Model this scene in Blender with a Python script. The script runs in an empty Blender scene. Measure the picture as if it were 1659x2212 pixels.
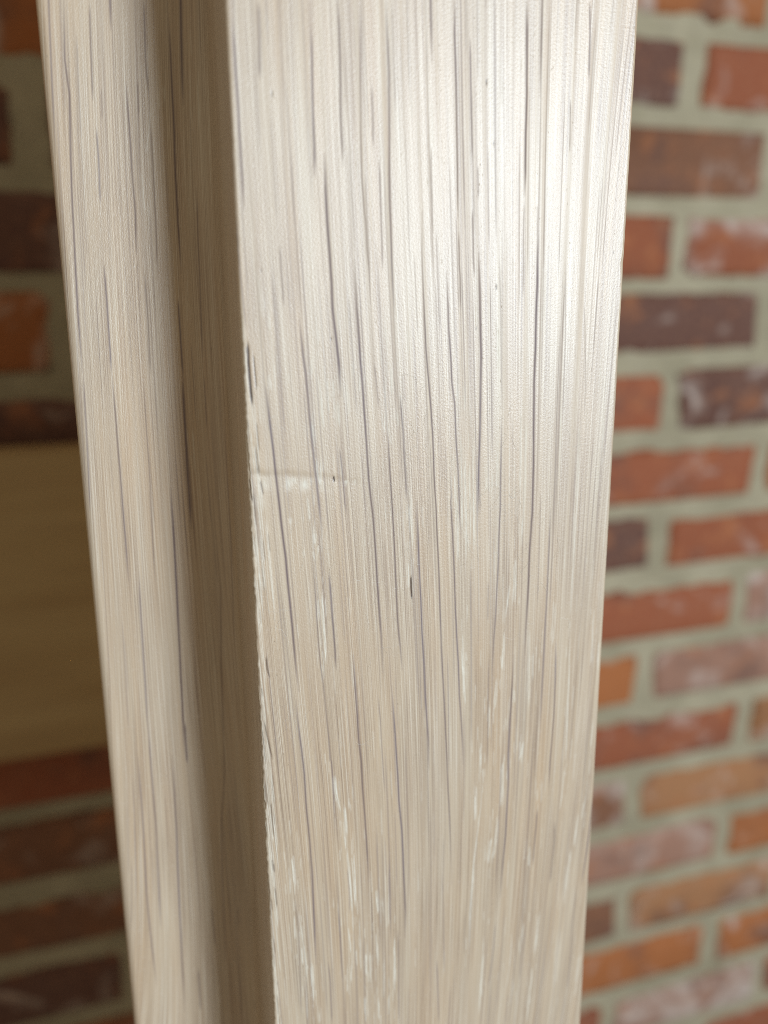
import bpy, bmesh, math, random
import numpy as np
from mathutils import Matrix, Vector

random.seed(7)
rng = np.random.default_rng(11)
scene = bpy.context.scene
C = scene.collection

# ------------------------------------------------------------------ camera
# pixels are those of the photograph shown 1659 x 2212
PW, PH = 1659.0, 2212.0
FPX = 1774.5                       # focal length in those pixels
VPX, VPY = 892.5, 8469.0           # where the verticals meet
PSI = 0.3075                       # yaw of the wall (and of the frame) to the lens axis
CAM_H = 1.40                       # lens above the floor

up = -np.array([VPX - PW / 2, -(VPY - PH / 2), FPX]); up /= np.linalg.norm(up)
fw = np.array([0, 0, 1.0]); fw = fw - up * (fw @ up); fw /= np.linalg.norm(fw)
rt = np.cross(up, fw)
if rt[0] < 0: rt = -rt
BASIS = np.stack([rt, fw, up])      # rows: world x, y, z written in lens axes (right, up, forward)
CAM = np.array([0, 0, CAM_H])
N = np.array([-math.sin(PSI), math.cos(PSI), 0.0])    # away from the lens, square to the wall
W = np.array([math.cos(PSI), math.sin(PSI), 0.0])     # along the wall, to the right

def ray(x, y):
    d = np.array([(x - PW / 2) / FPX, -(y - PH / 2) / FPX, 1.0])
    return BASIS @ d

def on_plane(x, y, dist):
    """pixel -> (along wall, height) on the upright plane `dist` metres in front of the lens"""
    r = ray(x, y); t = dist / (r @ N); p = CAM + r * t
    return p @ W, p[2]

def world(a, d, z):
    return W * a + N * d + np.array([0, 0, z])

cam_data = bpy.data.cameras.new('camera'); cam = bpy.data.objects.new('camera', cam_data); C.objects.link(cam)
r_, u_, f_ = BASIS @ np.array([1, 0, 0]), BASIS @ np.array([0, 1, 0]), BASIS @ np.array([0, 0, 1])
cam.matrix_world = Matrix(((r_[0], u_[0], -f_[0], 0), (r_[1], u_[1], -f_[1], 0), (r_[2], u_[2], -f_[2], CAM_H), (0, 0, 0, 1)))
cam_data.sensor_fit = 'VERTICAL'; cam_data.sensor_height = 36.0
cam_data.lens = FPX / PH * 36.0
cam_data.clip_start = 0.005; cam_data.clip_end = 60
H_FACE = 0.150                     # lens to the plane of the sharp face
cam_data.dof.use_dof = True
cam_data.dof.focus_distance = 0.164
cam_data.dof.aperture_fstop = 7.6
cam_data.dof.aperture_blades = 0
scene.camera = cam

# ------------------------------------------------------------------ light
world_ = bpy.data.worlds.new('World'); scene.world = world_; world_.use_nodes = True
bg = world_.node_tree.nodes['Background']
bg.inputs['Color'].default_value = (1.0, 0.83, 0.58, 1)
bg.inputs['Strength'].default_value = 0.31

def window_lamp(az, el, dist, sx, sy, power, col):
    """az: degrees to the right of the face normal, el: degrees up, seen from the face"""
    a0, z0 = on_plane(1050, 900, H_FACE)
    tgt = world(a0, H_FACE, z0)
    dirn = (W * math.sin(math.radians(az)) - N * math.cos(math.radians(az))) * math.cos(math.radians(el)) + np.array([0, 0, math.sin(math.radians(el))])
    pos = tgt + dirn * dist
    L = bpy.data.lights.new('window_light', 'AREA'); L.shape = 'ELLIPSE'; L.size = sx; L.size_y = sy
    L.energy = power; L.color = col
    o = bpy.data.objects.new('window_light', L); C.objects.link(o); o.location = pos
    o.rotation_euler = Vector(-dirn).to_track_quat('-Z', 'Y').to_euler()
    return o

window_lamp(26.5, 8.0, 2.4, 0.80, 1.20, 64, (0.80, 0.91, 1.0))

scene.view_settings.view_transform = 'Standard'
scene.view_settings.look = 'None'
scene.view_settings.exposure = 0.0
scene.view_settings.gamma = 1.0
scene.view_settings.use_curve_mapping = False
scene.render.engine = 'CYCLES'
scene.cycles.use_denoising = False
scene.cycles.use_adaptive_sampling = False
scene.cycles.max_bounces = 6
scene.cycles.filter_width = 0.9

# ------------------------------------------------------------------ node helpers
class NT:
    def __init__(self, name):
        self.m = bpy.data.materials.new(name); self.m.use_nodes = True
        self.t = self.m.node_tree; self.t.nodes.clear()
        self.out = self.n('ShaderNodeOutputMaterial'); self.b = self.n('ShaderNodeBsdfPrincipled')
        self.l(self.b.outputs[0], self.out.inputs['Surface'])
    def n(self, kind, **kw):
        nd = self.t.nodes.new(kind)
        for k, v in kw.items(): setattr(nd, k, v)
        return nd
    def l(self, a, b): self.t.links.new(a, b)
    def put(self, sock, v):
        if hasattr(v, 'links'): self.l(v, sock)
        else: sock.default_value = v
    def math(self, op, a, b=0.0, c=None, clamp=False):
        nd = self.n('ShaderNodeMath', operation=op, use_clamp=clamp)
        self.put(nd.inputs[0], a); self.put(nd.inputs[1], b)
        if c is not None: self.put(nd.inputs[2], c)
        return nd.outputs[0]
    def mix(self, fac, a, b, mode='MIX'):
        nd = self.n('ShaderNodeMix', data_type='RGBA', blend_type=mode)
        self.put(nd.inputs[0], fac); self.put(nd.inputs[6], a); self.put(nd.inputs[7], b)
        return nd.outputs[2]
    def ramp(self, v, lo, hi, a=0.0, b=1.0):
        nd = self.n('ShaderNodeMapRange'); nd.clamp = True
        self.put(nd.inputs[0], v)
        for i, q in zip((1, 2, 3, 4), (lo, hi, a, b)): self.put(nd.inputs[i], q)
        return nd.outputs[0]
    def noise(self, vec, scale, detail=3.0, rough=0.55, dist=0.0):
        nd = self.n('ShaderNodeTexNoise'); self.put(nd.inputs['Vector'], vec)
        nd.inputs['Scale'].default_value = scale; nd.inputs['Detail'].default_value = detail
        nd.inputs['Roughness'].default_value = rough; nd.inputs['Distortion'].default_value = dist
        return nd.outputs['Fac']
    def xyz(self, x, y, z):
        nd = self.n('ShaderNodeCombineXYZ')
        for i, v in enumerate((x, y, z)): self.put(nd.inputs[i], v)
        return nd.outputs[0]
    def attr(self, name):
        nd = self.n('ShaderNodeAttribute', attribute_name=name); return nd.outputs['Fac']

# ------------------------------------------------------------------ materials
def oak_material():
    k = NT('limed_oak')
    g, ra, fl, pit = k.attr('grain'), k.attr('ray'), k.attr('fleck'), k.attr('pit')
    tc = k.n('ShaderNodeTexCoord'); sp = k.n('ShaderNodeSeparateXYZ'); k.l(tc.outputs['Object'], sp.inputs[0])
    z = k.math('MULTIPLY', sp.outputs['Z'], 1000.0)
    def v(sg, sz, off=0.0): return k.xyz(k.math('MULTIPLY', g, sg), off, k.math('MULTIPLY', z, sz))
    broad = k.noise(v(0.075, 0.012), 1.0, 3)
    band = k.noise(v(0.32, 0.010, 5), 1.0, 4, 0.6)
    fine = k.noise(v(2.8, 0.012, 9), 1.0, 3, 0.7)
    hair = k.noise(v(4.8, 0.024, 3), 1.0, 2, 0.6)
    mott = k.noise(v(1.3, 0.9, 20), 1.0, 3, 0.6)
    col = k.mix(k.ramp(broad, .36, .64), (0.560, 0.415, 0.275, 1), (0.545, 0.440, 0.325, 1))
    col = k.mix(k.ramp(band, .40, .70, 0, .75), col, (0.605, 0.518, 0.398, 1))
    patch = k.ramp(k.noise(v(0.16, 0.018, 120), 1.0, 2), .36, .62, .30, 1.0)
    col = k.mix(k.math('MULTIPLY', patch, k.ramp(fine, .38, .58, .72, 0)), col, (0.330, 0.232, 0.165, 1))
    col = k.mix(k.ramp(hair, .54, .68, 0, .62), col, (0.76, 0.69, 0.58, 1))
    col = k.mix(k.math('MULTIPLY', patch, k.ramp(hair, .46, .32, 0, .75)), col, (0.235, 0.165, 0.122, 1))
    col = k.mix(k.ramp(mott, .55, .72, 0, .22), col, (0.66, 0.58, 0.50, 1))
    # open pores, dark specks drawn out along the grain
    por = k.noise(v(4.2, 1.1, 40), 1.0, 1, 0.4)
    pmask = k.ramp(k.noise(v(0.42, 0.008, 60), 1.0, 2), .54, .66)
    pore = k.math('MULTIPLY', k.ramp(por, .69, .76), pmask)
    # limed streaks and the purple-grey rays
    breakup = k.ramp(k.noise(v(6.0, 0.22, 70), 1.0, 2), .38, .56)
    flk = k.math('MULTIPLY', fl, k.math('MULTIPLY_ADD', breakup, .58, .42), clamp=True)
    col = k.mix(k.math('MULTIPLY', flk, .85), col, (0.82, 0.80, 0.71, 1))
    rb = k.ramp(k.noise(v(2.0, 0.10, 90), 1.0, 2), .22, .5, .72, 1)
    rr = k.math('MULTIPLY', ra, rb, clamp=True)
    tint = k.mix(k.ramp(k.noise(v(0.1, 0.02, 33), 1.0, 1), .4, .6), (0.165, 0.112, 0.104, 1), (0.155, 0.118, 0.142, 1))
    col = k.mix(k.math('MULTIPLY', rr, 1.05, clamp=True), col, tint)
    col = k.mix(k.math('MULTIPLY', pore, .55), col, (0.14, 0.11, 0.085, 1))
    col = k.mix(k.math('MULTIPLY', pit, 1.6, clamp=True), col, (0.075, 0.042, 0.026, 1))
    k.l(col, k.b.inputs['Base Color'])
    ro = k.ramp(k.noise(v(0.50, 0.006, 14), 1.0, 2), .48, .66, .42, .54)
    ro = k.math('ADD', ro, k.math('MULTIPLY', k.math('MAXIMUM', k.math('MAXIMUM', flk, pore), rr), .22))
    k.l(ro, k.b.inputs['Roughness'])
    k.b.inputs['Specular IOR Level'].default_value = 0.65
    k.l(k.math('MULTIPLY_ADD', rr, -.45, .66, clamp=True), k.b.inputs['Coat Weight']); k.l(k.math('MULTIPLY_ADD', rr, -.25, .62, clamp=True), k.b.inputs['Specular IOR Level']); k.l(k.math('SUBTRACT', ro, .08), k.b.inputs['Coat Roughness'])
    # fine lacquered skin: shallow bumps a tenth of a millimetre across
    skin = k.noise(v(3.4, 2.2, 50), 1.0, 2, 0.6)
    hgt = k.math('ADD', k.math('MULTIPLY', skin, .55), k.math('MULTIPLY', hair, .15))
    rough_chip = k.noise(v(2.2, .5, 77), 1.0, 3, .7); hgt = k.math('ADD', hgt, k.math('MULTIPLY', k.math('MULTIPLY', rough_chip, k.math('MINIMUM', fl, 1.0)), 1.6))
    hgt = k.math('SUBTRACT', hgt, k.math('MULTIPLY', k.math('MAXIMUM', flk, pore), .35))
    bp = k.n('ShaderNodeBump'); bp.inputs['Strength'].default_value = 0.65; bp.inputs['Distance'].default_value = 0.00013
    k.l(hgt, bp.inputs['Height']); k.l(bp.outputs[0], k.b.inputs['Normal']); k.l(bp.outputs[0], k.b.inputs['Coat Normal'])
    return k.m

def brick_material():
    k = NT('fired_clay')
    oi = k.n('ShaderNodeObjectInfo'); tc = k.n('ShaderNodeTexCoord')
    off = k.math('MULTIPLY', oi.outputs['Random'], 31.0)
    va = k.n('ShaderNodeVectorMath', operation='ADD'); k.l(tc.outputs['Object'], va.inputs[0]); k.l(k.xyz(off, off, off), va.inputs[1])
    vec = va.outputs[0]
    n1 = k.noise(vec, 16, 4, .6); n2 = k.noise(vec, 38, 4, .6, .4); n3 = k.noise(vec, 200, 3, .6)
    n4 = k.noise(vec, 23, 3, .55, .8)
    col = oi.outputs['Color']
    col = k.mix(k.ramp(n1, .52, .68, 0, .75), col, (0.125, 0.062, 0.050, 1))
    col = k.mix(k.ramp(n2, .56, .70, 0, .55), col, (0.46, 0.165, 0.060, 1))
    col = k.mix(k.ramp(n3, .4, .7, 0, .30), col, (0.38, 0.20, 0.12, 1))
    lime = k.ramp(k.math('ADD', n4, k.math('MULTIPLY', k.math('SUBTRACT', oi.outputs['Alpha'], .5), .36)), .54, .76)
    col = k.mix(k.math('MULTIPLY', lime, .85), col, (0.54, 0.46, 0.41, 1))
    k.l(col, k.b.inputs['Base Color']); k.b.inputs['Roughness'].default_value = .85
    bp = k.n('ShaderNodeBump'); bp.inputs['Strength'].default_value = .6; bp.inputs['Distance'].default_value = .002
    k.l(n2, bp.inputs['Height']); k.l(bp.outputs[0], k.b.inputs['Normal'])
    return k.m

def mortar_material():
    k = NT('lime_mortar')
    tc = k.n('ShaderNodeTexCoord')
    n1 = k.noise(tc.outputs['Object'], 14, 4, .6); n2 = k.noise(tc.outputs['Object'], 160, 3, .6)
    col = k.mix(k.ramp(n1, .35, .65), (0.31, 0.275, 0.185, 1), (0.43, 0.385, 0.272, 1))
    col = k.mix(k.ramp(n2, .45, .7, 0, .4), col, (0.30, 0.26, 0.20, 1))
    k.l(col, k.b.inputs['Base Color']); k.b.inputs['Roughness'].default_value = .92
    bp = k.n('ShaderNodeBump'); bp.inputs['Strength'].default_value = .7; bp.inputs['Distance'].default_value = .002
    k.l(n2, bp.inputs['Height']); k.l(bp.outputs[0], k.b.inputs['Normal'])
    return k.m

def board_material():
    k = NT('honey_pine')
    tc = k.n('ShaderNodeTexCoord'); mp = k.n('ShaderNodeMapping'); mp.inputs['Scale'].default_value = (1.2, 14, 14)
    k.l(tc.outputs['Object'], mp.inputs[0])
    n1 = k.noise(mp.outputs[0], 1.3, 4, .6, .6); n2 = k.noise(mp.outputs[0], 9, 3, .6)
    col = k.mix(k.ramp(n1, .35, .65), (0.40, 0.265, 0.115, 1), (0.50, 0.36, 0.175, 1))
    col = k.mix(k.ramp(n2, .5, .75, 0, .4), col, (0.30, 0.18, 0.08, 1))
    k.l(col, k.b.inputs['Base Color']); k.b.inputs['Roughness'].default_value = .5
    return k.m

def floor_material():
    k = NT('floor_screed')
    tc = k.n('ShaderNodeTexCoord')
    n1 = k.noise(tc.outputs['Object'], 5, 5, .6)
    k.l(k.mix(k.ramp(n1, .3, .7), (0.20, 0.18, 0.155, 1), (0.27, 0.25, 0.22, 1)), k.b.inputs['Base Color'])
    k.b.inputs['Roughness'].default_value = .8
    return k.m

def fibre_material():
    k = NT('dust_lint'); k.b.inputs['Base Color'].default_value = (.85, .83, .78, 1); k.b.inputs['Roughness'].default_value = .8
    return k.m

OAK, BRICK, MORTAR, BOARD, FLOOR, LINT = oak_material(), brick_material(), mortar_material(), board_material(), floor_material(), fibre_material()

def link(name, me, mat=None, parent=None):
    o = bpy.data.objects.new(name, me); C.objects.link(o)
    if mat and not me.materials: me.materials.append(mat)
    if parent: o.parent = parent
    return o

# ------------------------------------------------------------------ floor
me = bpy.data.meshes.new('floor'); s = 2.6
bm = bmesh.new(); bmesh.ops.create_grid(bm, x_segments=8, y_segments=8, size=s); bm.to_mesh(me); bm.free()
fl = link('floor', me, FLOOR); fl['kind'] = 'structure'; fl.location = (0, .4, 0)

# ------------------------------------------------------------------ brick wall
COURSE = 0.075
H_WALL = COURSE / 0.10703                       # lens to the brick faces, from the course height
JOINT0 = CAM_H + H_WALL * 0.4638               # height of bed joint 0 ; joint k lies k courses below
JT = 0.0155
LEN, PITCH = 0.2095, 0.225
wall_rot = math.atan2(W[1], W[0])
wall = bpy.data.objects.new('brick_wall', None); C.objects.link(wall)
wo = world(0, H_WALL, 0); wall.location = wo; wall.rotation_euler = (0, 0, wall_rot)
wall['label'] = 'old red brick wall with pale mortar, out of focus behind the oak post'; wall['category'] = 'wall'; wall['kind'] = 'thing'
A0, A1 = -1.02, 1.02                            # extent along the wall

rows = range(-7, 25)
z_top = JOINT0 + 7 * COURSE
z_bot = 0.0
# mortar: one slab with an uneven front, 4 mm behind the brick faces
bm = bmesh.new()
nx, nz = 150, 150
vs = [[bm.verts.new((A0 + (A1 - A0) * i / nx, 0.004 + random.uniform(-.0015, .0015), z_bot + (z_top - z_bot) * j / nz)) for i in range(nx + 1)] for j in range(nz + 1)]
for j in range(nz):
    for i in range(nx): bm.faces.new((vs[j][i], vs[j][i + 1], vs[j + 1][i + 1], vs[j + 1][i]))
bb = [bm.verts.new(p) for p in ((A0, .11, z_bot), (A1, .11, z_bot), (A1, .11, z_top), (A0, .11, z_top))]
bm.faces.new(bb[::-1])
bm.faces.new([vs[j][0] for j in range(nz + 1)] + [bb[3], bb[0]]); bm.faces.new([vs[j][nx] for j in range(nz, -1, -1)] + [bb[1], bb[2]])
bm.faces.new(vs[nz] + [bb[2], bb[3]]); bm.faces.new(vs[0][::-1] + [bb[0], bb[1]])
me = bpy.data.meshes.new('mortar'); bm.to_mesh(me); bm.free()
for p in me.polygons: p.use_smooth = False
link('mortar', me, MORTAR, wall)

def brick_mesh(ln, seed):
    r = random.Random(seed); bm = bmesh.new()
    bmesh.ops.create_cube(bm, size=1.0)
    hb = COURSE - JT
    for v in bm.verts: v.co = Vector((v.co.x * ln, v.co.y * .092, v.co.z * hb))
    bmesh.ops.bevel(bm, geom=bm.edges[:], offset=.0100, segments=3, affect='EDGES', profile=.5)
    for v in bm.verts:
        v.co.x += r.uniform(-.0036, .0036); v.co.z += r.uniform(-.0032, .0032); v.co.y += r.uniform(-.0008, .0008)
    me = bpy.data.meshes.new('brick'); bm.to_mesh(me); bm.free(); me.materials.append(BRICK)
    for p in me.polygons: p.use_smooth = True
    return me
FULL = [brick_mesh(LEN, 100 + i) for i in range(8)]

# where the upright joints stand in the photograph (pixel of one joint in each course)
JX = {1: (1502, 150), 3: (1474, 520), 5: (1452, 865), 7: (1428, 1185), 9: (1395, 1440), 11: (1370, 1730), 13: (1350, 1985), 15: (1316, 2190),
      2: (1678, 330), 4: (1662, 700), 6: (1645, 1030), 8: (1592, 1335), 10: (1606, 1575), 12: (1556, 1850), 14: (1530, 2075), 0: (1690, 20)}
ORANGE, RED, DARK, BROWN, PINK, TAN = (.36, .118, .032), (.29, .080, .033), (.115, .050, .038), (.190, .082, .044), (.34, .185, .135), (.38, .18, .080)
# colour of the brick left and right of that joint, and how limed each is
TONE = {0: (ORANGE, .45, PINK, .65), 1: (DARK, .45, RED, .35), 2: (BROWN, .45, TAN, .5), 3: (RED, .2, RED, .82), 4: (DARK, .35, BROWN, .4),
        5: (RED, .3, DARK, .62), 6: (RED, .5, ORANGE, .4), 7: (DARK, .25, RED, .35), 8: (RED, .4, PINK, .85), 9: (ORANGE, .25, PINK, .6),
        10: (RED, .45, TAN, .5), 11: (BROWN, .8, TAN, .4), 12: (PINK, .62, ORANGE, .3), 13: (BROWN, .3, TAN, .5), 14: (ORANGE, .4, ORANGE, .5), 15: (RED, .4, PINK, .8)}
LEFT = {0: ORANGE, 1: ORANGE, 2: DARK, 3: DARK, 4: ORANGE, 5: DARK, 10: BROWN, 11: BROWN, 12: DARK, 13: ORANGE, 14: ORANGE}
pal = [ORANGE, RED, RED, DARK, BROWN, PINK, TAN]
for r in rows:
    zt = JOINT0 - r * COURSE; zc = zt - COURSE / 2
    if zt - COURSE < -0.03: continue
    if r in JX: ja, _ = on_plane(*JX[r], H_WALL)
    else: ja = on_plane(*JX[1 if r % 2 else 4], H_WALL)[0] + random.uniform(-.012, .012)
    n0 = math.floor((A0 - ja) / PITCH); n1 = math.ceil((A1 - ja) / PITCH)
    for n in range(n0, n1):
        x0, x1 = ja + n * PITCH + .00775, ja + (n + 1) * PITCH - .00775
        cx0, cx1 = max(x0, A0 + .004), min(x1, A1 - .004)
        if cx1 - cx0 < .03: continue
        z0 = max(zc - (COURSE - JT) / 2, 0.001)
        mesh = random.choice(FULL) if cx1 - cx0 > .2094 else brick_mesh(cx1 - cx0, r * 50 + n)
        b = link('brick', mesh, None, wall)
        b.location = ((cx0 + cx1) / 2 + random.uniform(-.001, .001), .046 + random.uniform(-.0012, .0012) , zc + random.uniform(-.0020, .0020))
        b.scale = (random.uniform(.975, 1.02), 1, random.uniform(.93, 1.06))
        if zc - (COURSE - JT) / 2 < 0.001:
            b.location.z = (zc + (COURSE - JT) / 2) / 2 + .001; b.scale.z = (zc + (COURSE - JT) / 2) / (COURSE - JT)
        b.rotation_euler = (random.uniform(-.006, .006), random.choice((0, 0, math.pi)) + random.uniform(-.006, .006), random.uniform(-.004, .004))
        col, al = random.choice(pal), random.uniform(.3, .6)
        if r in TONE:
            if n == -1: col, al = TONE[r][0], TONE[r][1]
            if n == 0: col, al = TONE[r][2], TONE[r][3]
        if r in LEFT and n < -1: col, al = LEFT[r], .4
        q = random.uniform(.92, 1.08)
        b.color = (col[0] * q, col[1] * q, col[2] * q, al)

# ------------------------------------------------------------------ board on the wall
GAP = .038                                       # the board stands off the bricks on two battens
bd = H_WALL - GAP - .022
_, zt = on_plane(80, 970, bd); _, zb = on_plane(110, 1632, bd)
a_l, a_r = -.80, on_plane(760, 1200, H_WALL)[0]
bm = bmesh.new(); bmesh.ops.create_cube(bm, size=1)
for v in bm.verts: v.co = Vector((v.co.x * (a_r - a_l), v.co.y * .022, v.co.z * (zt - zb)))
bmesh.ops.bevel(bm, geom=bm.edges[:], offset=.0025, segments=2, affect='EDGES')
me = bpy.data.meshes.new('wooden_board'); bm.to_mesh(me); bm.free()
bo = link('wooden_board', me, BOARD); bo.location = world((a_l + a_r) / 2, bd + .011, (zt + zb) / 2); bo.rotation_euler = (0, 0, wall_rot)
me = bpy.data.meshes.new('batten'); bm = bmesh.new(); bmesh.ops.create_cube(bm, size=1)
for v in bm.verts: v.co = Vector((v.co.x * .04, v.co.y * (GAP - .0008), v.co.z * (zt - zb) * .8))
bmesh.ops.bevel(bm, geom=bm.edges[:], offset=.002, segments=1, affect='EDGES'); bm.to_mesh(me); bm.free()
for x in (-.32, .28):
    bt = link('batten', me, BOARD, bo); bt.location = (x * (a_r - a_l), .011 + GAP / 2 - .0002, 0)
bo['label'] = 'plain brown wooden board fixed level on the brick wall, blurred, left of the oak post'; bo['category'] = 'board'

# ------------------------------------------------------------------ the oak post
S_STEP = 0.0275                                   # the rebate lies this far behind the face
fL = np.mean([on_plane(x, y, H_FACE)[0] for x, y in ((488, 0), (522, 740), (557, 1480), (590, 2212))])
fR = np.mean([on_plane(x, y, H_FACE)[0] for x, y in ((1378, 0), (1345, 740), (1297, 1480), (1254, 2212))])
lip = np.mean([on_plane(x, y, H_FACE + S_STEP)[0] for x, y in ((80, 0), (143, 740), (214, 1480), (294, 2212))])
DEEP = 0.360                                     # whole thickness; unseen depth added to shade the wall on the left
print('face width mm', (fR - fL) * 1e3, 'rebate mm', (fL - lip) * 1e3)
HF, HR, HB = H_FACE, H_FACE + S_STEP, H_FACE + DEEP

# outline of the section, walked from the back left corner round the front: (a, d)
prof = []
def seg(p, q, step):
    n = max(1, int(round(math.dist(p, q) / step)))
    for i in range(n): prof.append((p[0] + (q[0] - p[0]) * i / n, p[1] + (q[1] - p[1]) * i / n))
def arc(c, r, t0, t1, step):
    n = max(3, int(round(abs(t1 - t0) * r / step)))
    for i in range(n):
        t = t0 + (t1 - t0) * i / n; prof.append((c[0] + r * math.cos(t), c[1] + r * math.sin(t)))
FS = 0.00013; pi = math.pi
rl, rc, re_, rr_ = .0016, .0050, .0006, .0008
seg((lip, HB), (lip, HR + rl), .004)
arc((lip + rl, HR + rl), rl, pi, 1.5 * pi, FS); i_rec0 = len(prof)
seg((lip + rl, HR), (fL - rc, HR), FS); i_rec1 = len(prof)
arc((fL - rc, HR - rc), rc, .5 * pi, 0, FS)
seg((fL, HR - rc), (fL, HF + re_), .0003)
arc((fL + re_, HF + re_), re_, pi, 1.5 * pi, .0001); i_f0 = len(prof)
seg((fL + re_, HF), (fR - rr_, HF), FS); i_f1 = len(prof)
arc((fR - rr_, HF + rr_), rr_, -.5 * pi, 0, FS)
seg((fR, HF + rr_), (fR, HB), .004)
seg((fR, HB), (lip, HB), .008)
prof = np.array(prof); ns = len(prof)
dif = np.linalg.norm(np.roll(prof, -1, 0) - prof, axis=1)
arcl = np.concatenate([[0], np.cumsum(dif)[:-1]]) * 1e3            # mm along the outline
s_face0 = arcl[i_f0] - (prof[i_f0, 0] - fL) * 1e3                  # face: s = s_face0 + (a - fL)
s_rec0 = arcl[i_rec0] - (prof[i_rec0, 0] - lip) * 1e3

zs_vis = [on_plane(x, y, h)[1] for h in (HF, HR) for x in (80, 500, 1380) for y in (0, 2212)]
zhi, zlo = max(zs_vis) + .004, min(zs_vis) - .004
zarr = np.concatenate([np.arange(0, zlo - .16, .04), np.arange(zlo - .16, zlo, .003), np.arange(zlo, zhi, .0005), np.arange(zhi, zhi + .16, .003), np.arange(zhi + .16, 1.98, .04), [2.0]])
nzr = len(zarr); ZM = zarr * 1e3
print('grid', ns, nzr, ns * nzr)

# ---- the marks on the wood, read off the photograph, each tile: origin (photo pixels) and pixels per tile pixel
K = 700 / 1659.0; K2 = 900 / 1659.0; DISP = 1659 / 2448.0
TILE = {'A': (700, 0, K), 'B': (1350, 0, K), 'C': (700, 800, K), 'D': (1350, 800, K), 'E': (700, 1600, K), 'F': (1350, 1600, K),
        'G': (700, 2364, K), 'H': (1350, 2364, K), 'P': (0, 0, K2), 'Q': (0, 1200, K2), 'R': (0, 2300, K2)}
def path(txt):
    """'A 10,20 30,40 C 5,6' -> list of (arc mm, height mm)"""
    out = []; t = None
    for w in txt.split():
        if w in TILE: t = w; continue
        X, Y = map(float, w.split(',')); ox, oy, k = TILE[t]
        x, y = (ox + X * k) * DISP, (oy + Y * k) * DISP
        if t in 'PQR':
            a, z = on_plane(x, y, HR); s = s_rec0 + (a - lip) * 1e3
        else:
            a, z = on_plane(x, y, HF); s = s_face0 + (a - fL) * 1e3
        out.append((s, z * 1e3))
    return np.array(out)
def px_mm(w, t='A'): return w * TILE[t][2] * DISP / FPX * H_FACE * 1.07 * 1e3

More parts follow.
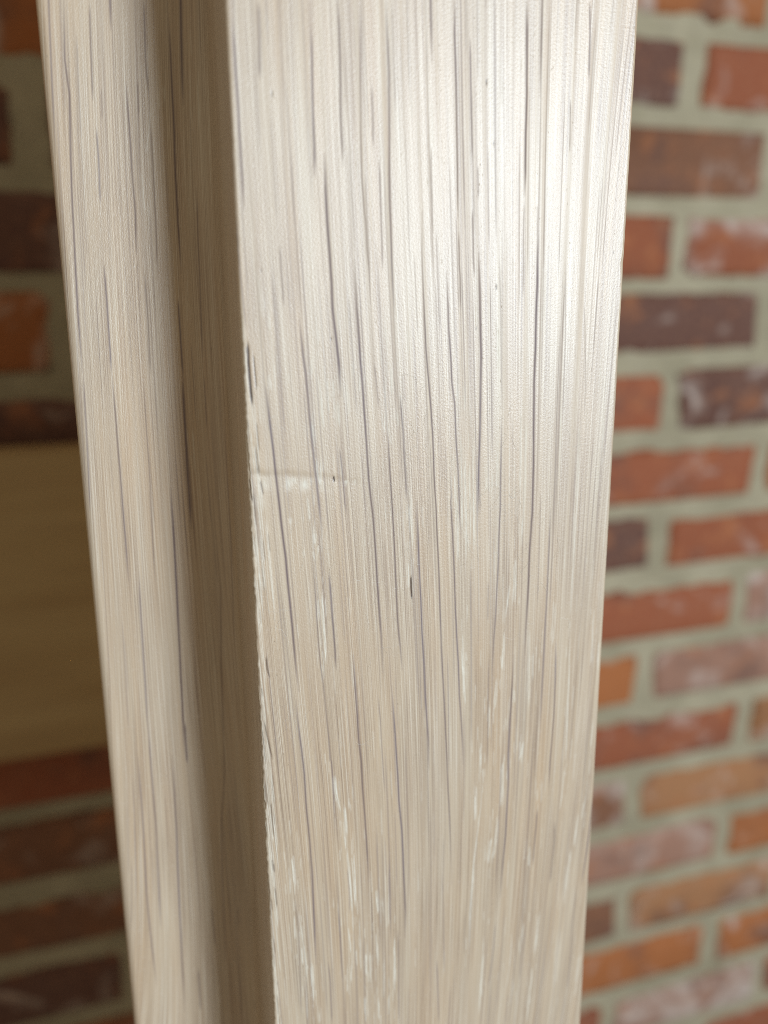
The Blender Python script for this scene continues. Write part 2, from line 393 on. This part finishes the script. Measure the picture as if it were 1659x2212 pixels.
RAYS = '''16 .8 A 100,130 112,350 125,600 140,800 150,1000 163,1200 175,1420 185,1600
26 .5 A 290,0 300,250 303,600
16 .8 A 690,190 698,400 700,650 707,900 715,1100 715,1350
16 .8 A 895,0 905,250 912,600 915,900 925,1100 930,1250
12 .6 A 1062,0 1065,400 1063,700 1067,1000 1075,1350 1090,1550 1105,1700 1115,1900 C 1130,150 1140,400
16 .75 A 1255,0 1268,300 1278,550 1283,900 1282,1250 1285,1500 1295,1800 1305,2100 C 1310,300 1320,550
22 .9 A 790,1150 797,1300 803,1500 815,1700 830,1900 845,2133 C 855,450 875,620 895,800 905,900 915,1100
14 .5 A 1150,650 1158,900 1160,1100
12 .65 A 1205,1200 1215,1500 1225,1800 1232,2050
10 .6 A 1600,1100 1598,1300 1605,1500 1610,1800
13 .9 A 1530,1600 1528,1900 C 1535,200 1545,450 1560,750 1580,1000 1597,1200 1610,1400 1620,1700 F 95,50 100,200 112,420 125,800 135,1100 145,1300 160,1600 175,1900 H 185,350 200,650 210,950 212,1080
12 .55 A 455,1850 465,2050 C 475,250 485,420
14 .5 A 120,1650 140,1900 C 165,250 180,400 200,600
20 .75 C 600,510 615,640 630,780 650,920 665,1080 680,1250 695,1400 705,1500 720,1650 735,1760 750,1900 765,2050 E 775,250
11 .7 E 700,420 715,560 725,700 735,900 750,1100 765,1250 780,1350 800,1550 820,1750 835,1950 G 845,150 855,300 865,550 872,740
18 .95 C 330,950 350,1050 370,1220 385,1350 405,1500 420,1650 435,1780 455,1950 E 465,150 480,280 500,430 515,600 530,750 550,950 565,1120 580,1280 600,1430
17 .85 E 575,1490 590,1650 610,1800 G 620,60 640,250 655,500 680,750 700,1000 710,1250 720,1500 730,1690
18 .95 C 1015,50 1025,250 1035,430 1050,620 1065,850 1080,1030 1090,1180 1105,1380 1115,1550 1125,1700 1140,1850 E 1155,80 1165,200 1180,400 1190,600 1205,800 1220,1000 1235,1300
8 .5 C 1165,850 1180,950 1195,1100 1203,1190
16 .9 C 1260,1290 1275,1450 1285,1650 1295,1800 E 1305,50 1315,250 1325,450 1335,700 1345,900 1365,1100 1380,1280
8 .4 C 1380,920 1385,1050 1395,1150
14 .8 C 1365,1080 1375,1250 1385,1350 1395,1550 1405,1700 1412,1900
10 .75 C 905,1480 920,1600 930,1700 945,1900 955,1980
16 .9 C 1490,1890 E 1492,100 1500,300 1510,550 1520,750 1530,1000 1545,1250 1555,1500 1570,1700 G 1578,0 1580,200
16 .9 E 825,530 840,700 855,900 870,1100 880,1280
16 .9 E 1010,1150 1025,1400 1040,1600 1050,1790 G 1070,150 1080,350 1095,550 1110,750 1120,930 1128,1060
16 .9 E 1300,1390 1315,1600 1328,1800 G 1345,250 1355,450 1375,650 1385,850 1395,1100 1405,1300 1400,1480
10 .55 E 1195,1450 1215,1650 G 1225,30 1235,200 1250,400
10 .7 G 1285,900 1280,1050 1285,1250 1295,1400
10 .7 G 1345,1420 1350,1600 1352,1900 1355,2133
10 .7 G 820,1660 835,1800 845,2000 850,2133
12 .6 G 895,1250 910,1450 920,1650 935,1850
8 .5 G 575,1200 595,1400 605,1600 610,1800 615,2100
8 .5 G 965,950 980,1150 980,1300
7 .4 G 1150,1150 1150,1350 1155,1600 1160,1900
10 .75 H 100,1650 110,1900 115,2133
14 .85 B 238,0 235,250 243,500 250,800 253,1100 258,1400 262,1650
10 .65 B 265,1750 270,2000 D 278,200 282,450
12 .8 B 352,280 355,500 360,750 365,1000 370,1250
10 .5 B 410,1250 415,1500
20 .9 B 780,0 780,400 780,700 772,1000 768,1300 762,1500
8 .5 B 762,1500 755,1800 D 755,100 752,350
21 .95 B 860,1550 865,1800 D 860,100 860,250 850,500 845,750 835,1000 832,1300 830,1600 825,1850 F 820,100 815,150 800,400 793,600 780,850 768,1050 760,1250
14 .75 B 1255,0 1258,250 1248,600
10 .6 B 1110,750 1108,950 1105,1150
13 .7 B 370,1580 375,1900 D 375,50 385,200
20 .85 D 415,0 425,300 430,600 435,800 430,1100 425,1400 415,1700 410,1950 F 410,150
14 .85 D 175,150 185,400 190,600 205,800 215,1000 235,1150 245,1400 260,1650 270,1900 F 275,150 285,250
14 .9 D 200,1650 210,1850 F 205,0 220,250 232,550 240,800 250,1000 262,1200 270,1450 285,1650 295,1850 H 300,180
14 .75 D 590,1250 585,1600 F 580,50 570,250 565,450 555,650 545,850 530,1050 520,1250 515,1400
8 .5 F 490,600 485,900
14 .8 F 960,50 945,400 935,650 920,900 910,1100 895,1400 880,1700
14 .85 F 1000,1050 995,1350 985,1600 970,1800 H 955,150 945,350
17 .9 F 685,1150 670,1350 660,1550 650,1700 640,1900 H 640,300 630,500 620,700 600,900 585,1100 578,1180
14 .85 H 860,500 850,650 835,800 825,940
10 .5 H 775,950 760,1100 750,1250 740,1400
12 .85 H 990,600 985,750 970,900 955,1080
12 .9 H 1280,400 1260,600 1235,800 1210,970 1195,1090
10 .65 H 1155,1080 1140,1250 1120,1450 1105,1650 1085,1900
10 .65 H 545,1350 530,1550 505,1750 485,1870
8 .6 H 140,1000 150,1250 152,1500 158,1750
10 .5 H 770,1400 745,1600 725,1800
10 .5 H 640,1900 620,2133
8 .4 H 310,1300 305,1600
10 .6 F 10,1350 25,1600 35,1800 40,2000 H 42,220
9 .4 D 1215,400 1225,900 1215,1300
9 .35 D 1075,100 1070,700 1050,1300
9 .4 D 575,50 585,500 590,1000 595,1250
11 .85 P 375,0 380,350 408,560 415,900 425,1200 440,1500 455,1800 485,2200
10 .5 P 450,200 460,500 480,850
10 .75 P 525,0 535,300 545,600
10 .75 P 565,750 580,950 590,1200
8 .5 P 595,520 600,700
9 .7 P 845,0 855,350 870,550
11 .8 P 740,480 760,750 775,1000 795,1250 800,1500
8 .5 P 810,480 815,680
12 .85 P 990,80 1005,400 1020,700 1030,1000 1045,1300 1065,1600
9 .6 P 885,700 900,1000 915,1300 925,1600
9 .65 P 1155,1100 1165,1450 1180,1800 1190,2100
10 .65 P 850,1600 870,1900 885,2200
11 .8 P 610,1550 630,1800 655,2200
12 .75 P 1045,1750 1065,2050 1075,2212
10 .65 Q 490,0 500,200 515,450 530,800
11 .8 Q 660,0 680,250 700,500 720,750 740,1000 755,1200
9 .6 Q 840,0 860,300 880,600 895,900 910,1200
16 .9 Q 1070,0 1090,350 1105,600 1125,900
15 .95 Q 1000,650 1015,850 1030,1100 1045,1400 1065,1800 1085,2212
8 .4 Q 1200,0 1215,300
9 .5 Q 1330,250 1350,600 1370,1000 1385,1600
10 .55 Q 1295,1200 1300,1700 1315,2200
10 .7 Q 815,1150 830,1450 850,1750 870,2100
12 .75 R 870,0 890,300 915,600 935,1000 945,1200
12 .65 R 810,200 840,600 860,1000 890,1300 920,1550
16 .85 R 1085,0 1100,250
14 .8 R 1010,200 1035,600 1050,1000 1065,1300 1085,1700
10 .6 R 1310,0 1320,300 1300,600 1310,1000 1330,1400
10 .6 R 1240,1080 1265,1320
9 .5 R 1395,1080 1405,1200
12 .75 R 1165,1450 1180,1700'''
FLECKS = '''10 .8 C 760,960 775,1200 790,1360
10 .8 C 800,930 820,1100 830,1230
9 .7 C 850,950 865,1150
12 .8 C 895,1050 905,1330
9 .7 C 950,930 960,1150 980,1280
8 .6 C 1000,820 1010,1000
8 .7 C 1050,930 1055,1080
9 .6 C 690,780 690,950
10 .6 C 740,580 755,760
9 .6 C 880,420 905,600
9 .6 C 290,150 300,350 325,560
9 .6 C 370,450 380,640
10 .6 C 365,880 385,1080
10 .7 C 1240,1200 1245,1370
10 .7 C 1290,850 1300,1150
9 .7 C 1330,1150 1350,1350
8 .6 C 1415,550 1430,800
9 .6 C 1265,1210 1300,1500
8 .5 C 1210,620 1225,900
8 .5 C 1255,560 1275,840
12 .9 C 725,1530 740,1680 770,1810
10 .8 C 755,1560 765,1800
8 .8 C 665,1850 680,2000 E 680,150
12 .7 C 700,1290 710,1480
8 .8 C 1440,1850 E 1440,50 1450,250 1460,400
7 .8 C 1425,1850 E 1430,50 1440,250
6 .9 E 1425,430 1430,700
6 .9 E 1450,550 1465,760
14 .8 E 715,200 725,330
10 .8 E 700,360 715,440
10 .7 E 740,330 745,400
16 1. E 765,620 775,800 790,1000 800,1180 785,1260
9 .7 E 740,700 750,900
10 .7 E 770,1100 785,1250
14 .9 G 865,240 880,400 910,540
13 .9 G 945,470 955,600 965,720
10 .8 G 975,430 980,550
10 .8 G 940,700 960,850
13 1. G 965,800 985,1000 1000,1200 1010,1320
13 1. G 1000,850 1015,1000 1030,1300
11 .9 G 550,870 565,1050 570,1180
8 .7 G 530,980 540,1200
10 .9 G 600,1290 625,1450 655,1700 665,1850
9 .8 G 615,1550 630,1720
13 .9 G 690,1640 700,1800 715,2000
8 .7 G 650,1880 660,2100
8 .7 G 560,1280 570,1500
12 .9 G 1185,1100 1195,1300
11 .8 G 1175,1380 1185,1540 1200,1700
9 .9 G 1105,1520 1115,1850
9 .9 G 1135,1520 1145,1900
11 .9 G 970,1400 990,1600
9 .8 G 1030,1550 1035,1700
9 .8 G 1060,1270 1070,1750
9 .8 G 1245,1560 1245,1950
11 .9 G 1320,1390 1325,1950
9 .8 G 1000,1700 990,1820
9 .8 G 965,1780 965,1900
11 .8 G 1100,1900 1105,2133
11 .8 G 1200,1920 1205,2133
10 .7 G 1280,1900 1285,2100
10 .7 G 755,2040 755,2133
7 .6 G 1270,1100 1275,1400
8 .6 G 1230,1180 1235,1300
9 .8 D 230,1450 245,1800 265,2133
9 .8 D 280,1250 290,2100 F 300,250
9 .8 D 310,1300 325,2100 F 320,470
9 .8 D 340,1500 355,2100 F 350,300
10 .8 D 370,1400 380,2100 F 375,400
9 .6 D 255,950 270,1300
8 .5 D 300,900 315,1250
9 .8 F 255,0 265,400 270,600
10 .7 D 525,1650 505,1900
9 .7 D 560,1500 550,1900
9 .7 D 490,1700 460,1850
10 .5 D 740,1100 730,1900
12 .55 D 780,1250 760,2100
12 .45 D 1040,1100 1030,1800
14 .5 D 1180,1200 1150,2000
12 .45 D 1370,1000 1350,1700
12 .45 D 560,500 565,1100
10 .7 F 745,100 740,350
13 .8 F 690,390 690,600 680,800
14 .8 F 655,600 625,800 615,900
13 .8 F 610,950 600,1200 590,1290
16 .8 F 560,1320 540,1500 520,1640
18 .75 F 500,1500 490,1800
12 .8 F 430,1850 430,2000
10 .6 F 640,1550 630,1750
8 .7 F 685,1400 685,1550
24 .5 F 800,900 790,1650
10 .6 F 830,1050 820,1350
11 .9 F 755,1800 735,1980
20 .5 F 1000,600 990,900 965,1150
20 .5 F 1140,0 1130,500 1110,900
10 .7 F 1110,920 1100,1300 1085,1650 1070,2100
12 .5 F 1290,750 1275,1250
12 .5 F 1330,1000 1310,1300
11 .9 F 285,970 295,1150 310,1400 320,1600
9 .7 F 445,1980 450,2133
9 .7 F 600,1950 600,2133
16 .85 H 600,80 595,400 590,500
13 .9 H 450,250 440,450 415,650 400,750 380,900 365,1100 350,1300 340,1500 330,1650
22 .7 H 400,320 400,600
18 .7 H 560,550 545,750 510,950
13 .7 H 520,700 480,1000
14 .8 H 740,20 720,150
10 .7 H 890,380 890,480
9 .6 H 865,380 855,450
13 .7 H 800,790 795,950
12 .95 H 460,1400 450,1600 430,1850 410,2133
10 .6 H 670,1430 650,1700 620,1900
10 .7 H 760,1330 720,1650
22 .6 H 880,1230 860,1400 830,1650
15 .7 H 830,1700 800,1950 780,2133
15 .6 H 1180,500 1140,800
16 .6 H 1110,800 1080,1050 1060,1250
10 .6 H 1070,100 1040,450 1015,600
10 .6 H 680,1800 650,2000
12 .5 H 1230,380 1190,600
40 .35 H 1010,1400 1000,1950
36 .45 H 1180,1550 1130,1950
5 .55 P 930,500 940,720
5 .5 P 870,250 865,560
5 .55 P 890,620 855,940
5 .5 P 965,480 965,610
5 .5 P 1165,480 1170,780
5 .5 P 1115,250 1120,1300
5 .55 P 830,1000 850,1280
5 .4 P 1100,1500 1105,1900
6 .5 Q 1130,300 1150,700'''
PITS = '''13 1. C 212,690 216,800 222,900 230,1000 238,1080 246,1170
5 .6 C 255,780 262,860 275,1000 280,1050
7 .8 C 205,1720 225,1800 250,1900
5 .6 C 310,1740 330,1840
10 1. C 860,1700 868,1745
9 1. E 1445,560 1446,650 1452,735
7 .6 E 350,1170 360,1270 380,1330
5 .5 E 335,1650 360,1780 400,1950
4 .5 A 395,690 398,730
4 .6 C 312,130 314,150
4 .6 C 842,655 843,672
4 .6 B 1437,1905 1440,1925
4 .6 B 475,590 476,650
4 .6 B 530,1075 530,1095
4 .6 B 478,1280 479,1292
4 .6 D 548,245 550,295
4 .5 D 396,580 398,595
5 .45 R 1500,1600 1510,1660'''

SARR = arcl
ray_m = np.zeros((nzr, ns), np.float32); fle_m = np.zeros_like(ray_m); pit_m = np.zeros_like(ray_m)
def draw(M, pts, width, strength, mode='max', taper=True, wob=0.0):
    """lay a soft stroke along pts (arc mm, height mm), pointed at both ends"""
    if len(pts) < 2: return
    o = np.argsort(pts[:, 1]); zz, ss = pts[o, 1], pts[o, 0]
    keep = np.concatenate([[True], np.diff(zz) > 1e-6]); zz, ss = zz[keep], ss[keep]
    i0, i1 = np.searchsorted(ZM, zz[0]), np.searchsorted(ZM, zz[-1])
    if i1 <= i0: i1 = i0 + 1
    rowsi = np.arange(i0, min(i1, nzr))
    if len(rowsi) == 0: return
    zc = ZM[rowsi]; sc = np.interp(zc, zz, ss)
    if wob: sc = sc + wob * np.sin(zc * 1.3 + ss[0]) * .5 + wob * np.sin(zc * .47 + 2 * ss[0])
    t = (zc - zz[0]) / max(zz[-1] - zz[0], 1e-6)
    w = np.clip(np.minimum(t, 1 - t) * 7, 0.12, 1) ** .6 if taper else np.ones_like(t)
    sg = max(width * .42, .085)
    c0 = np.searchsorted(SARR, sc.min() - 4 * sg); c1 = np.searchsorted(SARR, sc.max() + 4 * sg)
    if c1 <= c0: return
    cols = SARR[c0:c1]
    g = np.exp(-.5 * ((cols[None, :] - sc[:, None]) / (sg * (.55 + .45 * w[:, None]))) ** 2) * (strength * w[:, None])
    blk = M[rowsi[0]:rowsi[-1] + 1, c0:c1]
    np.maximum(blk, g, out=blk)

segs = []
for spec, M in ((RAYS, ray_m), (FLECKS, fle_m), (PITS, pit_m)):
    for ln in spec.split('\n'):
        w, st, rest = ln.split(' ', 2); P = path(rest)
        wmm = px_mm(float(w), rest[0])
        if M is fle_m:                                     # a limed pore is a bundle of finer streaks
            o_ = np.argsort(P[:, 1]); L_ = P[o_[-1], 1] - P[o_[0], 1]
            for j in range(2 if wmm < .28 else 4):
                u0, u1 = sorted(rng.uniform(0, 1, 2)); u0 *= .55; u1 = .45 + .55 * u1
                zz_ = np.linspace(P[o_[0], 1] + L_ * u0, P[o_[0], 1] + L_ * u1, 9)
                off = rng.uniform(-.5, .5) * wmm * (1.7 if j else .2)
                draw(M, np.stack([np.interp(zz_, P[o_, 1], P[o_, 0]) + off, zz_], 1), wmm * rng.uniform(.2, .42), min(1, float(st) * rng.uniform(.75, 1.25)), wob=.015)
            for j in range(5):
                zq = P[o_[0], 1] + L_ * rng.uniform(-.2, 1.1); sq = np.interp(zq, P[o_, 1], P[o_, 0]) + rng.normal(0, .9)
                draw(M, np.array([(sq, zq), (sq - .05 * rng.uniform(.5, 1.5), zq + rng.uniform(1, 5))]), .1, rng.uniform(.25, .7) * float(st))
        else: draw(M, P, wmm * (.82 if M is ray_m else 1), float(st), wob=.012)
        if M is not pit_m:
            for p, q in zip(P[:-1], P[1:]):
                if abs(q[1] - p[1]) > 1.0: segs.append((p, q))

# ---- direction of the grain: g(s, z) constant along every traced mark
ZC = (zlo + zhi) / 2 * 1e3
def basis_g(s, z):
    u = (s - (s_face0 + 30)) / 50.0; t = (z - ZC) / 100.0
    return [t, t * t, t ** 3, u * t, u * t * t, u * u * t, u * u * t * t, u ** 3 * t, u ** 3 * t * t]
Am, bv = [], []
for p, q in segs:
    bp_, bq_ = basis_g(*p), basis_g(*q); L = math.dist(p, q)
    Am.append([(b - a) / L for a, b in zip(bp_, bq_)]); bv.append(-(q[0] - p[0]) / L)
Am = np.array(Am); coef = np.linalg.solve(Am.T @ Am + 1e-4 * np.eye(Am.shape[1]), Am.T @ np.array(bv))
zclip = np.clip(ZM, zlo * 1e3 - 20, zhi * 1e3 + 20)
S2, Z2 = np.meshgrid(SARR, zclip)
sclip = np.clip(S2, SARR[i_rec0], SARR[i_f1 - 1])
grain = S2 + sum(c * b for c, b in zip(coef, basis_g(sclip, Z2)))
def slope(s, z, e=1.0):
    f = lambda s, z: s + sum(c * b for c, b in zip(coef, basis_g(s, z)))
    return -(f(s, z + e) - f(s, z - e)) / (f(s + e, z) - f(s - e, z))

# ---- more of the same, too fine to trace: faint short rays and limed pores along the grain
def follow(s, z, length):
    P = [(s, z)]; n = max(2, int(length / 3)); dz = -length / n
    for _ in range(n):
        s = s + slope(s, min(max(z, zlo * 1e3), zhi * 1e3)) * dz; z += dz; P.append((s, z))
    return np.array(P)
zr0, zr1 = zlo * 1e3 - 150, zhi * 1e3 + 150
for _ in range(260):
    s = rng.uniform(SARR[i_rec0], SARR[i_f1 - 1]); z = rng.uniform(zlo * 1e3, zhi * 1e3 + 10)
    draw(ray_m, follow(s, z, rng.uniform(10, 40)), rng.uniform(.05, .12), rng.uniform(.15, .42))
for _ in range(170):
    s = rng.uniform(SARR[i_f0], SARR[i_f1 - 1]); z = rng.uniform(zlo * 1e3 + 10, zhi * 1e3 + 20)
    draw(ray_m, follow(s, z, rng.uniform(15, 60)), rng.uniform(.08, .16), rng.uniform(.22, .55))
for _ in range(330):
    s = rng.uniform(SARR[i_f0], SARR[i_f1 - 1]); z = rng.uniform(zlo * 1e3, zhi * 1e3 + 10)
    if z > zlo * 1e3 + .72 * (zhi - zlo) * 1e3 and rng.random() < .6: continue
    draw(fle_m, follow(s, z, rng.uniform(1.5, 9)), rng.uniform(.10, .20), rng.uniform(.2, .5))
for zone in ((zr0, zlo * 1e3), (zhi * 1e3, zr1)):          # the same figure goes on above and below the picture
    for _ in range(70):
        s = rng.uniform(SARR[i_rec0], SARR[i_f1 - 1]); z = rng.uniform(*zone)
        draw(ray_m, follow(s, z + 10, rng.uniform(20, 70)), rng.uniform(.25, .45), rng.uniform(.5, .9))
for _ in range(60):                                        # and round the other sides
    s = rng.uniform(0, SARR[-1]); z = rng.uniform(zr0, zr1)
    if SARR[i_rec0] < s < SARR[i_f1 - 1]: continue
    draw(ray_m, np.array([(s, z - rng.uniform(20, 80)), (s, z)]), .5, .7)

# ---- worn left arris of the face: limed splinters in patches
def noise1(x, f, seed):
    r = np.random.default_rng(seed); xs = np.arange(np.floor(x.min() * f) - 1, np.ceil(x.max() * f) + 3); v = r.uniform(-1, 1, len(xs))
    return np.interp(x * f, xs, v)
def zpix(t, Y): return path(f'{t} 300,{Y}')[0][1]
wear_pts = [('A', 0, 0), ('A', 1600, .05), ('C', 400, .15), ('C', 700, 1.2), ('C', 1150, 2.0), ('C', 1650, 2.2), ('C', 1750, 3.4), ('C', 2100, 3.6), ('E', 350, 3.0), ('E', 650, 2.0),
            ('E', 900, 1.2), ('E', 1250, 2.0), ('E', 1450, 1.6), ('E', 1700, 2.8), ('G', 100, 3.0), ('G', 600, 2.9), ('G', 800, 2.0), ('G', 1150, 2.6), ('G', 1400, .9), ('G', 2000, 1.5), ('G', 2133, 2.5)]
wz = np.array([zpix(t, y) for t, y, _ in wear_pts]); ww = np.array([w for *_, w in wear_pts]); o = np.argsort(wz)
ww = np.where(wz < zpix('E', 300), ww * .62, ww)           # most of the damage lies round the knock
wear = np.interp(ZM, wz[o], ww[o], left=.6, right=0.0)
ds = SARR[None, :] - s_face0
for i in range(260):                                       # splinters
    z = rng.uniform(wz.min(), wz.max()); wid = np.interp(z, wz[o], ww[o])
    if rng.random() > wid / 3.2: continue
    s = s_face0 + rng.uniform(0.05, 1) * wid
    draw(fle_m, follow(s, z, rng.uniform(3, 18)), rng.uniform(.09, .26), rng.uniform(.4, .95))
    if rng.random() < .5: draw(pit_m, follow(s + .22, z, rng.uniform(1, 6)), .10, rng.uniform(.15, .45))
base = np.clip(1 - ds / np.maximum(wear[:, None], .05), 0, 1) * (ds > -.3) * (wear[:, None] > .3)
fle_m = np.maximum(fle_m, (base * .22).astype(np.float32))

# ---- the knock across the face: a shallow groove with bruised fibres below it
dent = path('C 205,1672 330,1690 450,1692 600,1698 720,1704 860,1722 960,1742 1080,1750')
gs = np.linspace(dent[0, 0], dent[-1, 0], 120); gz = np.interp(gs, dent[:, 0], dent[:, 1])
disp = np.zeros((nzr, ns), np.float32)                     # mm, positive = pushed into the wood
fade = np.interp(gs, [gs[0], gs[0] + 4, gs[0] + 9, gs[-1]], [1, 1, .75, .15])
c0, c1 = np.searchsorted(SARR, gs[0]), np.searchsorted(SARR, gs[-1])
zl = np.interp(SARR[c0:c1], gs, gz) + .10 * noise1(SARR[c0:c1], 1.6, 5); fd = np.interp(SARR[c0:c1], gs, fade) * (1 + .35 * noise1(SARR[c0:c1], .9, 8))
dz = ZM[:, None] - zl[None, :]
disp[:, c0:c1] += (np.exp(-.5 * (dz / .35) ** 2) * .11 * fd).astype(np.float32)
below = np.exp(-.5 * ((dz + 1.1) / .9) ** 2) * fd
disp[:, c0:c1] += (below * .07).astype(np.float32)
pit_m[:, c0:c1] = np.maximum(pit_m[:, c0:c1], np.exp(-.5 * (dz / .28) ** 2) * np.clip(fd, 0, 1) * .12 * (.5 + .5 * noise1(SARR[c0:c1], 1.1, 3)))
def blob(X, Y, rs, rz, st, t='C'):
    s, z = path(f'{t} {X},{Y}')[0]
    g = np.exp(-.5 * (((SARR[None, :] - s) / rs) ** 2 + ((ZM[:, None] - z) / rz) ** 2)) * st
    np.maximum(fle_m, g.astype(np.float32), out=fle_m); disp[:] += (g * .05).astype(np.float32)
for b in ((640, 1765, .55, .75, 1.), (520, 1760, .45, .8, .8), (560, 1735, .5, .4, .8), (955, 1748, .22, .30, 1.), (1022, 1748, .18, .25, .8), (690, 1740, .2, .5, .7), (340, 1760, .8, 1.0, .6), (290, 1900, .9, 1.2, .6), (535, 2040, .25, .4, .7)): blob(*b)

disp += pit_m * .11 + fle_m * .035
hollow = np.clip(base, 0, 1) * (.10 + .10 * noise1(ZM, .55, 21)[:, None] + .08 * noise1(ZM, 1.7, 22)[:, None])
disp += np.clip(hollow, 0, 1).astype(np.float32) * np.minimum(wear[:, None] / 2, 1)
zi = (ZM > zlo * 1e3 - 5) & (ZM < zhi * 1e3 + 5)
disp *= zi[:, None]

# ---- mesh
nrm = np.zeros((ns, 2)); tg = np.roll(prof, -1, 0) - np.roll(prof, 1, 0); tg /= np.linalg.norm(tg, axis=1)[:, None]
nrm[:, 0], nrm[:, 1] = tg[:, 1], -tg[:, 0]                # outward of the section
ctr = prof.mean(0)
if ((prof[i_f0 + 50] - ctr) @ nrm[i_f0 + 50]) < 0: nrm = -nrm
AA = prof[None, :, 0] - nrm[None, :, 0] * disp * 1e-3
DD = prof[None, :, 1] - nrm[None, :, 1] * disp * 1e-3
# the arrises are not dead straight
near = np.exp(-(np.maximum(0, np.abs(SARR - s_face0) - .1) / .5) ** 2)[None, :]
nick = (.10 * noise1(ZM, .9, 31) + .09 * noise1(ZM, 2.3, 32) + .05)[:, None] * np.clip(.25 + wear[:, None] / 2, 0, 1)
AA = AA + near * np.clip(nick, -.05, 1) * 1e-3 * zi[:, None]
s_r = arcl[i_f1]
nearr = np.exp(-((SARR - s_r) / .7) ** 2)[None, :]
AA = AA - nearr * (.05 * noise1(ZM, .35, 41) + .04 * noise1(ZM, 1.2, 42))[:, None] * 1e-3 * zi[:, None]
zn = path('D 1535,100')[0][1]                             # small nick in the right arris
AA = AA - nearr * (np.exp(-.5 * ((ZM - zn) / .9) ** 2) * .35)[:, None] * 1e-3
org = world(lip, HB, 0)
loc = np.zeros((nzr * ns, 3), np.float32)
loc[:, 0] = (AA - lip).ravel(); loc[:, 1] = (DD - HB).ravel(); loc[:, 2] = np.repeat(zarr, ns)
idx = np.arange(nzr * ns).reshape(nzr, ns)
q = np.stack([idx[:-1], np.roll(idx, -1, 1)[:-1], np.roll(idx, -1, 1)[1:], idx[1:]], -1).reshape(-1, 4)
me = bpy.data.meshes.new('oak_post')
nq = len(q); nl = nq * 4 + 2 * ns
me.vertices.add(len(loc)); me.vertices.foreach_set('co', loc.ravel())
me.loops.add(nl); me.loops.foreach_set('vertex_index', np.concatenate([q.ravel(), idx[0][::-1], idx[-1]]).astype(np.int32))
me.polygons.add(nq + 2)
me.polygons.foreach_set('loop_start', np.concatenate([np.arange(nq) * 4, [nq * 4, nq * 4 + ns]]).astype(np.int32))
me.polygons.foreach_set('use_smooth', np.ones(nq + 2, bool))
me.update(calc_edges=True); me.validate()
for nm, arr in (('grain', grain), ('ray', ray_m), ('fleck', fle_m), ('pit', pit_m)):
    at = me.attributes.new(nm, 'FLOAT', 'POINT'); at.data.foreach_set('value', arr.astype(np.float32).ravel())
post = link('oak_post', me, OAK); post.location = org; post.rotation_euler = (0, 0, wall_rot)
post['label'] = 'upright pale limed oak post with a stepped rebate and one chipped, worn edge'; post['category'] = 'post'; post['kind'] = 'thing'

# ---- lint caught on the rough wood
bm = bmesh.new()
def fibre(s, z, n, step, curl, r):
    a = fL + (s - s_face0) * 1e-3 - lip; d = HF - HB; th = random.uniform(0, 2 * pi); pts = []
    x, zz, hgt = a, z * 1e-3, random.uniform(.0, .00006)
    for i in range(n):
        pts.append(Vector((x, d - hgt - +.00001 - .00005 * math.sin(pi * i / (n - 1)) * random.uniform(.6, 1), zz)))
        x += math.cos(th) * step; zz += math.sin(th) * step; th += random.gauss(curl, .22)
    rings = []
    for i, p in enumerate(pts):
        t = (pts[min(i + 1, n - 1)] - pts[max(i - 1, 0)]).normalized(); u = t.cross(Vector((0, 1, 0))).normalized(); v = t.cross(u)
        rings.append([bm.verts.new(p + (u * math.cos(k * 2 * pi / 3) + v * math.sin(k * 2 * pi / 3)) * r) for k in range(3)])
    for p, q_ in zip(rings[:-1], rings[1:]):
        for k in range(3): bm.faces.new((p[k], p[(k + 1) % 3], q_[(k + 1) % 3], q_[k]))
spots = [('C', 1520, 1770, 300, 22), ('E', 1250, 420, 250, 12), ('E', 1250, 960, 240, 8), ('F', 600, 200, 320, 26), ('F', 850, 450, 200, 14), ('C', 300, 1350, 120, 8), ('E', 420, 900, 140, 14),
         ('E', 480, 1600, 120, 8), ('D', 900, 1500, 450, 24), ('C', 1500, 1200, 250, 10), ('E', 700, 450, 200, 8), ('F', 800, 850, 250, 10), ('E', 900, 1700, 250, 6), ('D', 500, 1900, 160, 14)]
amax = (fR - fL) * 1e3
for t, X, Y, sp, n in spots:
    for _ in range(n):
        s_, z_ = path(f'{t} {X + random.uniform(-sp, sp)},{Y + random.uniform(-sp, sp)}')[0]
        if not 3.5 < s_ - s_face0 < amax - 5: continue
        fibre(s_, z_, random.randint(8, 22), .00024, random.choice((-1, 1)) * random.uniform(.02, .16), random.uniform(.000010, .000018))
me = bpy.data.meshes.new('lint_fibres'); bm.to_mesh(me); bm.free()
li = link('lint_fibres', me, LINT, post); li['kind'] = 'stuff'
